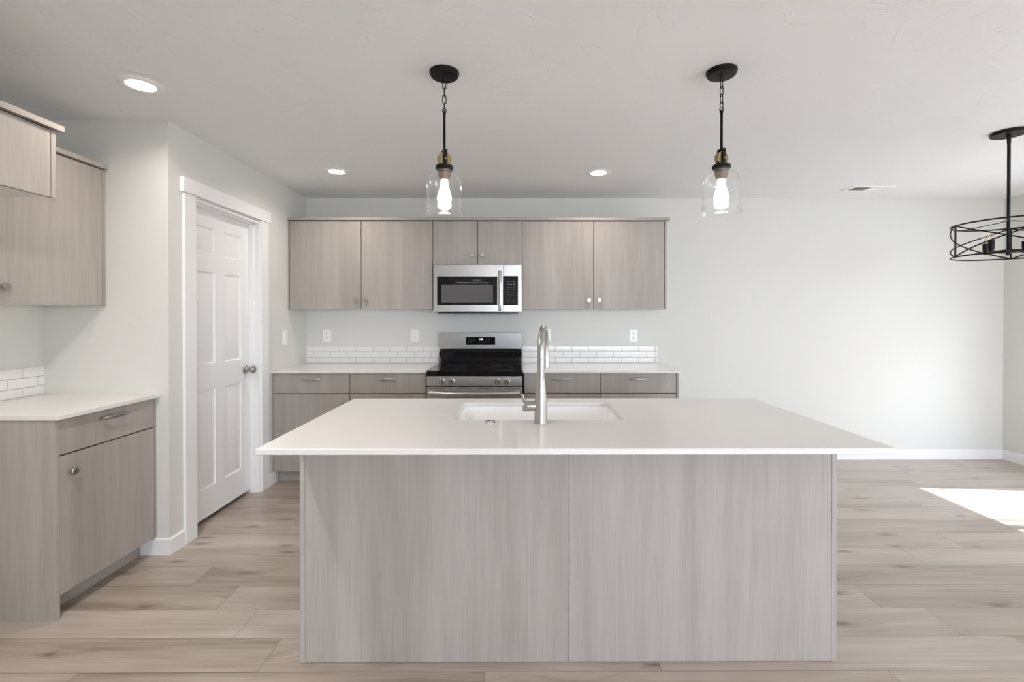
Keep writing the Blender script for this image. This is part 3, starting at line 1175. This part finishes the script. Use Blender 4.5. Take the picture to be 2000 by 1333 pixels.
# oven door, vent slots, handle, drawer
mb = MB()
mb.box(RX0 + .001, RX1 - .001, RF + .004, RF + .050, .225, .7835, .004, 2)
od = mb.build('oven_door', M['steel'], o)
W = RX1 - RX0
for a, b in ((.012, .190), (.229, .256), (.290, .470), (.509, .690), (.726, .753), (.787, .965)):
    s = W / .977
    MB().box(RX0 + a * s * .99 + .002, RX0 + b * s * .99 + .002, RF + .0030, RF + .006, .772, .7765, .0008, 1).build('vent_slot', M['bplastic'], od)
MB().box(RX0 + .11, RX1 - .11, RF + .0025, RF + .006, .33, .62, .002).build('oven_window', M['bglass'], od)
mb = MB()
pts, rs = [], []
for i in range(33):
    s = -1 + 2 * i / 32
    pts.append((-.3265 + s * .352, RF - .050 + .024 * abs(s) ** 2.4, .7385 - .004 * (1 - s * s)))
    rs.append(.021 if abs(s) < .9 else .021 - .003 * (abs(s) - .9) / .1)
mb.tube(pts, rs, 16, flat=(.72, 1))
for s in (-.345, .345):
    mb.box(-.3265 + s - .012, -.3265 + s + .012, RF - .030, RF + .008, .724, .752, .004)
mb.build('oven_handle', M['nickel'], o)
MB().box(RX0 + .001, RX1 - .001, RF + .006, RF + .050, .06, .218, .004).build('storage_drawer', M['steel'], o)

# ------------------------------------------------------------------ microwave
MX0, MX1, MF, MZ0, MZ1 = -.703, .0485, 3.995, 1.378, 1.7815
o = thing('microwave', 'stainless over-the-range microwave with black glass door', 'microwave', ((MX0 + MX1) / 2, 4.19, MZ0))
MB().box(MX0 + .004, MX1 - .004, MF + .030, YB - .001, MZ0, MZ1 + .004, .002, 1).build('microwave_body', M['bplastic'], o)
mb = MB()
mb.box(MX0 + .03, MX1 - .03, MF + .045, YB - .03, MZ0 - .013, MZ0, .003, 1)
mb.build('bottom_grille', M['bplastic'], o)
SX = -.1055
GX0, GX1, GZ0, GZ1 = -.672, -.156, 1.434, 1.682


mb = MB()
frame_front(mb, MX0, SX - .001, MZ0, MZ1, GX0, GX1, GZ0, GZ1, MF, MF + .030)
md = mb.build('microwave_door', M['steelv'], o)
MB().box(GX0 - .001, GX1 + .001, MF + .001, MF + .012, GZ0 - .001, GZ1 + .001, .0008, 1).build('door_glass', M['bglass'], md)
MB().box(-.634, -.195, MF + .0004, MF + .0014, 1.458, 1.612).build('viewing_window', M['greywin'], md, smooth=False)
mb = MB()
mb.text('FRIGIDAIRE', .0125, facing_camera(-.333, MF + .0004, 1.6475), 0)
mb.build('brand_lettering', M['mark'], md, smooth=False)
mb = MB()
frame_front(mb, SX + .001, MX1, MZ0, MZ1, SX + .005, .0165, GZ0, GZ1, MF, MF + .030)
mcp = mb.build('control_panel', M['steelv'], o)
kp = MB().box(SX - .006, .0170, MF - .0008, MF + .010, GZ0 - .001, GZ1 + .001, .0008, 1).build('keypad', M['bglass'], mcp)
ky = MF - .0012
cx3 = (-.0665, -.0435, -.0195)
for r, z in enumerate((1.569, 1.545, 1.521)):
    for c in range(3):
        MB().text(str(r * 3 + c + 1), .0105, facing_camera(cx3[c], ky, z)).build('key_digit', M['mark'], mcp, smooth=False)
MB().text('0', .0105, facing_camera(cx3[1], ky, 1.497)).build('key_digit', M['mark'], mcp, smooth=False)
for z, ws, h in ((1.634, (.012, .010, .016), .0022), (1.613, (.010, .012, .014), .006), (1.591, (.010, .013, .012), .005),
                 (1.4745, (.016, 0, .016), .002)):
    for c in range(3):
        if ws[c]:
            MB().box(cx3[c] - ws[c] / 2, cx3[c] + ws[c] / 2, ky - .0002, ky + .0006, z - h / 2, z + h / 2).build('key_marking', M['mark'], mcp, smooth=False)
mb = MB()
hp = []
for i in range(17):
    s = -1 + 2 * i / 16
    hp.append((-.1345, MF - .034 + .012 * abs(s) ** 3, 1.5575 + s * .168))
mb.tube(hp, .0165, 16, flat=(.6, 1))
for z in (1.415, 1.700):
    mb.box(-.1345 - .010, -.1345 + .010, MF - .026, MF + .001, z - .014, z + .014, .003)
mb.build('microwave_handle', M['chrome'], o)

# ------------------------------------------------------------------ island
IX0, IX1, IY0, IY1 = -.857, 1.259, 1.544, 2.490
PX0, PX1, PY0, PY1 = -.835, 1.245, 1.815, 2.462
o = thing('kitchen_island', 'grey oak kitchen island base under the wide white counter', 'kitchen island', ((PX0 + PX1) / 2, 2.14, 0))
TOP = HC - .0205
slab(o, 'end_panel', PX0, PX0 + .0195, PY0, PY1, 0, TOP)
slab(o, 'end_panel', PX1 - .0195, PX1, PY0, PY1, 0, TOP)
mid_ = .205
slab(o, 'back_panel', PX0 + .020, mid_ - .0006, PY0 + .0005, PY0 + .019, .001, TOP)
slab(o, 'back_panel', mid_ + .0006, PX1 - .020, PY0 + .0005, PY0 + .019, .001, TOP)
mb = MB()
x0, x1 = PX0 + .021, PX1 - .021
mb.box(x0, -.30, PY0 + .022, PY1 - .022, .1, TOP)
mb.box(.50, x1, PY0 + .022, PY1 - .022, .1, TOP)
mb.box(-.30, .50, PY0 + .022, PY1 - .022, .1, .60)
mb.build('cabinet_body', M['wood'], o, smooth=False)
slab(o, 'toe_kick', x0, x1, PY1 - .09, PY1 - .075, 0, .1, 'woodx')
xs = [x0, -.30, .10, .50, .86, x1]
for i in range(5):
    d = slab(o, 'cabinet_door', xs[i] + GAP, xs[i + 1] - GAP, PY1 - .020, PY1 - .001, .102, TOP - .003)
    cabinet_knob(d, xs[i + 1] - .045, PY1 - .001, .80, (0, 1, 0))

# countertop with the sink cut-out
SX0, SX1, SY0, SY1 = -.262, .462, 1.974, 2.384


mb = MB()
slab_with_hole(mb, rounded(IX0, IX1, IY0, IY1, .003), rounded(SX0, SX1, SY0, SY1, .022), HC - .020, HC)
tag(mb.build('island_countertop', M['quartz']), 'wide white quartz island counter with a sink cut-out', 'countertop')

o = thing('sink', 'white rectangular undermount sink set in the island counter', 'sink', (.10, 2.18, HC - .25))
mb = MB()
b2 = bmesh.new()
loops = []
for gx, z in ((.020, HC - .0208), (-.002, HC - .0208), (-.006, HC - .10), (-.010, HC - .205), (-.030, HC - .226)):
    loops.append([b2.verts.new((p[0], p[1], z)) for p in rounded(SX0 - gx, SX1 + gx, SY0 - gx, SY1 + gx, .03)])
for gx, z in ((-.022, HC - .236), (.006, HC - .215), (.012, HC - .030), (.020, HC - .030)):
    loops.append([b2.verts.new((p[0], p[1], z)) for p in rounded(SX0 - gx, SX1 + gx, SY0 - gx, SY1 + gx, .03)])
n_ = len(loops[0])
for a, b in list(zip(loops[:5], loops[1:5])) + list(zip(loops[5:], loops[6:])) + [(loops[-1], loops[0])]:
    for k in range(n_):
        b2.faces.new((a[k], a[(k + 1) % n_], b[(k + 1) % n_], b[k]))
b2.faces.new(loops[4])
b2.faces.new(loops[5])
bmesh.ops.recalc_face_normals(b2, faces=b2.faces)
mb._merge(b2)
mb.build('sink_basin', M['porcelain'], o)
mb = MB()
mb.lathe([(0, .001), (.030, .001), (.034, .004), (.045, .004), (.045, 0), (0, 0)], (.10, 2.20, HC - .2259), (0, 0, 1), 32)
mb.build('drain', M['nickel'], o)

# faucet
FX, FY = .101, 1.921
o = thing('kitchen_faucet', 'tall brushed stainless pull-down faucet beside the sink', 'faucet', (FX, FY, HC))
mb = MB()
mb.lathe([(0, 0), (.0268, 0), (.0268, .004), (.0262, .010), (.0258, .06), (.024, .10), (.0195, .155), (.0163, .1835), (.0155, .1845), (0, .1845)], (FX, FY, HC), (0, 0, 1), 36)
mb.build('faucet_body', M['nickel'], o)
ang = math.radians(10)          # spout swings slightly to the right
dx, dy = math.sin(ang), math.cos(ang)
R_ = .098
pts = [(FX, FY, HC + .184), (FX, FY, HC + .185 + .04), (FX, FY, 1.197)]
for k in range(1, 25):
    a = PI * k / 24
    pts.append((FX + dx * R_ * (1 - math.cos(a)), FY + dy * R_ * (1 - math.cos(a)), 1.197 + R_ * math.sin(a) * .98))
ex, ey = FX + dx * 2 * R_, FY + dy * 2 * R_
pts.append((ex, ey, 1.186))
mb = MB()
mb.tube(pts, [.0152] * 3 + [.0152 - .0035 * k / 24 for k in range(1, 25)] + [.0115], 20)
mb.build('spout', M['nickel'], o)
mb = MB()
mb.lathe([(0, 0), (.0160, 0), (.0175, -.002), (.0180, .004), (.0150, .045), (.0125, .070), (.0120, .073), (0, .073)], (ex, ey, 1.112), (0, 0, 1), 28)
sp = mb.build('spray_head', M['nickel'], o)
mb = MB()
mb.box(ex - .0195, ex - .012, ey - .008, ey + .004, 1.130, 1.160, .003)
mb.build('spray_button', M['bplastic'], sp)
mb = MB()
mb.lathe([(0, 0), (.0205, 0), (.0205, .024), (.0195, .0255), (.0195, .027), (.0210, .028), (.0210, .0515), (.0195, .054), (0, .054)],
         (FX - .0205, FY, .9755), (-1, 0, 0), 32)
mb.build('handle_hub', M['nickel'], o)
mb = MB()
mb.tube([(FX - .068, FY + .004, .990), (FX - .0715, FY + .030, 1.004), (FX - .075, FY + .075, 1.012)], [.0065, .006, .0055], 12, flat=(1, .7))
mb.build('lever', M['nickel'], o)
mb = MB()
mb.lathe([(0, 0), (.0030, 0), (.0030, .0006), (0, .0006)], (FX - .060, FY - .0211, .9755), (0, -1, 0), 14)
mb.build('set_screw', M['bplastic'], o)
o = thing('air_switch', 'small round nickel button on the counter left of faucet', 'button', (-.105, 1.925, HC))
MB().lathe([(0, 0), (.0215, 0), (.0215, .003), (.0195, .006), (.0140, .0065), (.0135, .0055), (0, .0055)], (-.105, 1.925, HC), (0, 0, 1), 36).build('flange', M['nickel'], o)
MB().lathe([(0, .0050), (.0125, .0050), (.0120, .0085), (0, .0095)], (-.105, 1.925, HC), (0, 0, 1), 28).build('push_button', M['nickel'], o)


# ------------------------------------------------------------------ pendant lamps
def chain_link(mb, c, half, wid, r, ang):
    pts = []
    for k in range(24):
        a = 2 * PI * k / 24
        x = wid * math.cos(a)
        z = (half - wid) * (1 if math.sin(a) > 0 else -1) + wid * math.sin(a)
        if abs(math.sin(a)) < 1e-6:
            z = 0
        pts.append((c[0] + x * math.cos(ang), c[1] + x * math.sin(ang), c[2] + z))
    mb.tube(pts, r, 8, closed=True)


def pendant(x, y, label, wheel_turn, chain_turn):
    o = thing('pendant_lamp', label, 'pendant lamp', (x, y, CEIL), 'clear glass pendant lamps over the island')
    mb = MB()
    mb.lathe([(0, 2.44), (.066, 2.44), (.066, 2.432), (.0645, 2.4295), (.062, 2.4285), (.0615, 2.422), (.057, 2.418), (.010, 2.416), (.008, 2.410), (0, 2.410)], (x, y, 0), (0, 0, 1), 48)
    mb.tube([(x - .006, y, 2.412), (x - .007, y, 2.404), (x, y, 2.398), (x + .007, y, 2.404), (x + .006, y, 2.412)], .002, 8)
    mb.build('canopy', M['bmetal'], o)
    mb = MB()
    for k, (zc, hl) in enumerate(((2.3835, .021), (2.350, .021), (2.3165, .021), (2.284, .0185))):
        chain_link(mb, (x, y, zc), hl, .0075, .0019, chain_turn + (PI / 2 if k % 2 else 0))
    mb.build('chain', M['bmetal'], o)
    mb = MB()
    rp = [(x + .009 * math.cos(2 * PI * k / 20), y, 2.268 + .009 * math.sin(2 * PI * k / 20)) for k in range(20)]
    mb.tube(rp, .0018, 8, closed=True)
    mb.lathe([(0, 2.264), (.006, 2.264), (.0075, 2.260), (.0075, 2.254), (.0058, 2.252), (.0058, 2.080), (0, 2.080)], (x, y, 0), (0, 0, 1), 20)
    mb.build('stem', M['bmetal'], o)
    rz = Matrix.Translation((x, y, 0)) @ Matrix.Rotation(wheel_turn, 4, 'Z')
    mb = MB()
    mb.box(-.0085, .0085, -.018, -.0145, 2.016, 2.090, .0008, 1, mx=rz)
    mb.box(-.0085, .0085, .0145, .018, 2.016, 2.090, .0008, 1, mx=rz)
    mb.box(-.0085, .0085, -.018, .018, 2.084, 2.091, .0008, 1, mx=rz)
    mb.build('yoke', M['bmetal'], o)
    ax = rz.to_3x3() @ Vector((0, 1, 0))
    c = Vector((x, y, 2.049))
    mb = MB()
    mb.lathe([(0, -.0105), (.026, -.0105), (.0305, -.0105), (.0305, -.0075), (.0265, -.002), (.0265, .002), (.0305, .0075), (.0305, .0105), (.026, .0105), (0, .0105)], c, ax, 40)
    mb.lathe([(0, -.021), (.004, -.020), (.0045, -.018), (.0045, .018), (.004, .020), (0, .021)], c, ax, 16)
    mb.build('pulley_wheel', M['brass'], o)
    mb = MB()
    mb.lathe([(0, 2.020), (.036, 2.020), (.0395, 2.017), (.0395, 2.004), (.037, 2.001), (0, 2.001)], (x, y, 0), (0, 0, 1), 40)
    mb.build('shade_cap', M['bmetal'], o)
    t = .0022
    prof = [(.0365, 2.0005), (.0385, 1.996), (.036, 1.991), (.040, 1.987), (.058, 1.980), (.070, 1.970), (.0772, 1.955), (.0793, 1.935), (.0803, 1.88), (.0812, 1.835),
            (.0825, 1.826), (.0812, 1.820), (.0845, 1.812), (.0885, 1.806)]
    inner = [(r - t, z - (.0 if i < 3 else .0005)) for i, (r, z) in enumerate(prof)]
    inner[-1] = (.0872, 1.8045)
    MB().lathe(prof + inner[::-1], (x, y, 0), (0, 0, 1), 64, close=True).build('glass_shade', M['glass'], o)
    mb = MB()
    mb.lathe([(0, 2.0005), (.029, 2.0005), (.029, 1.983), (.0275, 1.979), (.0245, 1.966), (.0205, 1.957), (0, 1.957)], (x, y, 0), (0, 0, 1), 36)
    mb.build('lamp_socket', M['socket'], o)
    mb = MB()
    mb.lathe([(0, 1.9565), (.013, 1.9565), (.0145, 1.948), (.019, 1.925), (.027, 1.898), (.0315, 1.880), (.0315, 1.868), (.027, 1.853), (.015, 1.843), (0, 1.840)], (x, y, 0), (0, 0, 1), 32)
    mb.build('light_bulb', M['bulb'], o)
    return o


pendant(-.322, 2.120, 'black and clear glass pendant above the left half of the island', math.radians(27), .25)
pendant(.9195, 2.105, 'black and clear glass pendant above the right half of the island', math.radians(22), .5)

# ------------------------------------------------------------------ dining chandelier
CX, CY = 2.932, 2.79
o = thing('chandelier', 'black open drum chandelier hanging at the right edge', 'chandelier', (CX, CY, CEIL))
mb = MB()
mb.lathe([(0, 2.44), (.083, 2.44), (.083, 2.423), (.080, 2.420), (.012, 2.420), (.010, 2.400), (0, 2.400)], (CX, CY, 0), (0, 0, 1), 48)
for s in (-.035, .035):
    mb.lathe([(0, 0), (.006, 0), (.006, .004), (0, .006)], (CX + s, CY - .02, 2.420), (0, 0, -1), 12)
mb.build('canopy', M['bmetal'], o)
MB().lathe([(0, 2.405), (.0095, 2.405), (.0095, 2.375), (.0082, 2.372), (.0082, 1.715), (0, 1.715)], (CX, CY, 0), (0, 0, 1), 18).build('stem', M['bmetal'], o)
RR, ZT, ZL = .255, 1.896, 1.705


def ringpt(a, z, r=RR):
    return (CX + r * math.cos(a), CY + r * math.sin(a), z)


for z in (ZT, ZL):
    MB().tube([ringpt(2 * PI * k / 72, z) for k in range(72)], .0044, 8, closed=True).build('drum_ring', M['bmetal'], o)
va = [math.radians(161.7), math.radians(41.0), math.radians(-79)]
for a in va:
    MB().tube([ringpt(a, ZT), ringpt(a, ZL)], .0050, 8).build('upright', M['bmetal'], o)
for i in range(3):
    a0 = va[i]
    a1 = va[(i + 1) % 3]
    if a1 > a0:
        a1 -= 2 * PI
    for up in (0, 1):
        pts = []
        for k in range(25):
            q = k / 24
            z = ZT + (ZL - ZT) * q if up == 0 else ZL + (ZT - ZL) * q
            pts.append(ringpt(a0 + (a1 - a0) * q, z))
        MB().tube(pts, .0040, 8).build('cross_strap', M['bmetal'], o)
for a in (99, 219, -21):
    a = math.radians(a)
    MB().tube([(CX, CY, 1.912), ringpt(a, 1.910, .035), ringpt(a, 1.907, .045), ringpt(a, ZT)], .0022, 8).build('support_spoke', M['bmetal'], o)
MB().lathe([(0, 1.738), (.040, 1.738), (.058, 1.735), (.058, 1.726), (.042, 1.721), (.012, 1.719), (.008, 1.706), (0, 1.704)], (CX, CY, 0), (0, 0, 1), 36).build('hub', M['bmetal'], o)
for a in (98, 8, -82, 188):
    a = math.radians(a)
    r_ = .120
    MB().tube([ringpt(a, 1.730, .050), ringpt(a, 1.729, .09), ringpt(a, 1.729, r_)], .0045, 8).build('arm', M['bmetal'], o)
    p = ringpt(a, 0, r_)
    mb = MB()
    mb.lathe([(0, 1.724), (.0115, 1.724), (.0115, 1.735), (.0135, 1.742), (.015, 1.765), (.0155, 1.792), (0, 1.792)], (p[0], p[1], 0), (0, 0, 1), 18)
    mb.build('candle_sleeve', M['bmetal'], o)
    mb = MB()
    mb.lathe([(.009, 1.792), (.013, 1.802), (.0185, 1.820), (.0195, 1.834), (.0145, 1.856), (.006, 1.870), (0, 1.875)], (p[0], p[1], 0), (0, 0, 1), 20)
    bl = mb.build('light_bulb', M['glass'], o)
    mb = MB()
    mb.tube([(p[0] - .004, p[1], 1.793), (p[0] - .007, p[1], 1.829), (p[0], p[1] + .003, 1.836), (p[0] + .007, p[1], 1.829), (p[0] + .004, p[1], 1.793)], .0013, 6)
    mb.build('filament', M['filament'], bl)


# ------------------------------------------------------------------ recessed ceiling lights
def can_light(x, y, label, watt=None):
    o = thing('recessed_light', label, 'ceiling light', (x, y, CEIL), 'round recessed ceiling lights')
    MB().lathe([(.058, 2.4395), (.060, 2.4345), (.066, 2.4325), (.088, 2.4345), (.093, 2.4380), (.093, 2.4400), (.058, 2.4400)], (x, y, 0), (0, 0, 1), 56, close=True).build('trim_ring', M['plastic'], o)
    MB().lathe([(0, 2.4362), (.059, 2.4362), (.059, 2.4395), (0, 2.4395)], (x, y, 0), (0, 0, 1), 48).build('lens', M['lens'], o)
    l = bpy.data.lights.new('downlight', 'AREA')
    l.shape = 'DISK'
    l.size = .12
    l.energy = watt or CAN_W
    l.spread = math.radians(150)
    l.color = (1.0, .965, .94) if watt else (1.0, .91, .83)
    lo = bpy.data.objects.new('downlight', l)
    COL.objects.link(lo)
    lo.parent = o
    lo.location = (0, 0, -.0055)


can_light(-1.775, 2.240, 'recessed ceiling light beside the pantry corner, largest of the lit three')
can_light(-1.357, 3.570, 'recessed ceiling light over the back counter left of the range')
can_light(.630, 3.590, 'recessed ceiling light between the two pendant lamps')

for x, y, where, watt in ((-1.35, 1.1, 'in front of the refrigerator space', 12.0), (1.0, -.9, 'behind the photographer', 6.0),
                          (1.0, -3.2, 'in the middle of the living room', 6.0), (3.3, -3.2, 'by the living room side window', 6.0)):  # unseen fixtures, added to brighten the cabinets, island and rear room
    can_light(x, y, 'added unseen ceiling light ' + where, watt)

# ------------------------------------------------------------------ ceiling vent
o = thing('ceiling_vent', 'white rectangular ceiling register over the dining side', 'vent', (3.015, 4.025, CEIL))
vx0, vx1, vy0, vy1 = 2.835, 3.195, 3.943, 4.108
mb = MB()
vm = .5 * (vx0 + vx1)
slab_with_hole(mb, rounded(vx0, vm, vy0, vy1, .002), rounded(vx0 + .032, vm - .007, vy0 + .026, vy1 - .026, .002), 2.4320, 2.4400, .002)
slab_with_hole(mb, rounded(vm, vx1, vy0, vy1, .002), rounded(vm + .007, vx1 - .032, vy0 + .026, vy1 - .026, .002), 2.4320, 2.4400, .002)
mb.build('vent_frame', M['plastic'], o)
for x0, x1, rise in ((vx0 + .0325, vm - .0075, .0035), (vm + .0075, vx1 - .0325, -.0035)):
    lv = MB()
    for k in range(8):
        y = vy0 + .029 + (vy1 - vy0 - .066) * k / 7
        z = 2.4372 - abs(rise) / 2 - rise / 2
        lv.prism([(y, z), (y + .008, z + rise), (y + .008, z + rise + .0007), (y, z + .0007)], x0, x1, axis='x')
    lv.build('louvers', M['plastic'], o, smooth=False)
    MB().box(x0, x1, vy0 + .0265, vy1 - .0265, 2.4391, 2.4398).build('duct_shade_plate', M['slot'], o, smooth=False)  # flat dark plate standing in for the shaded duct above the louvers
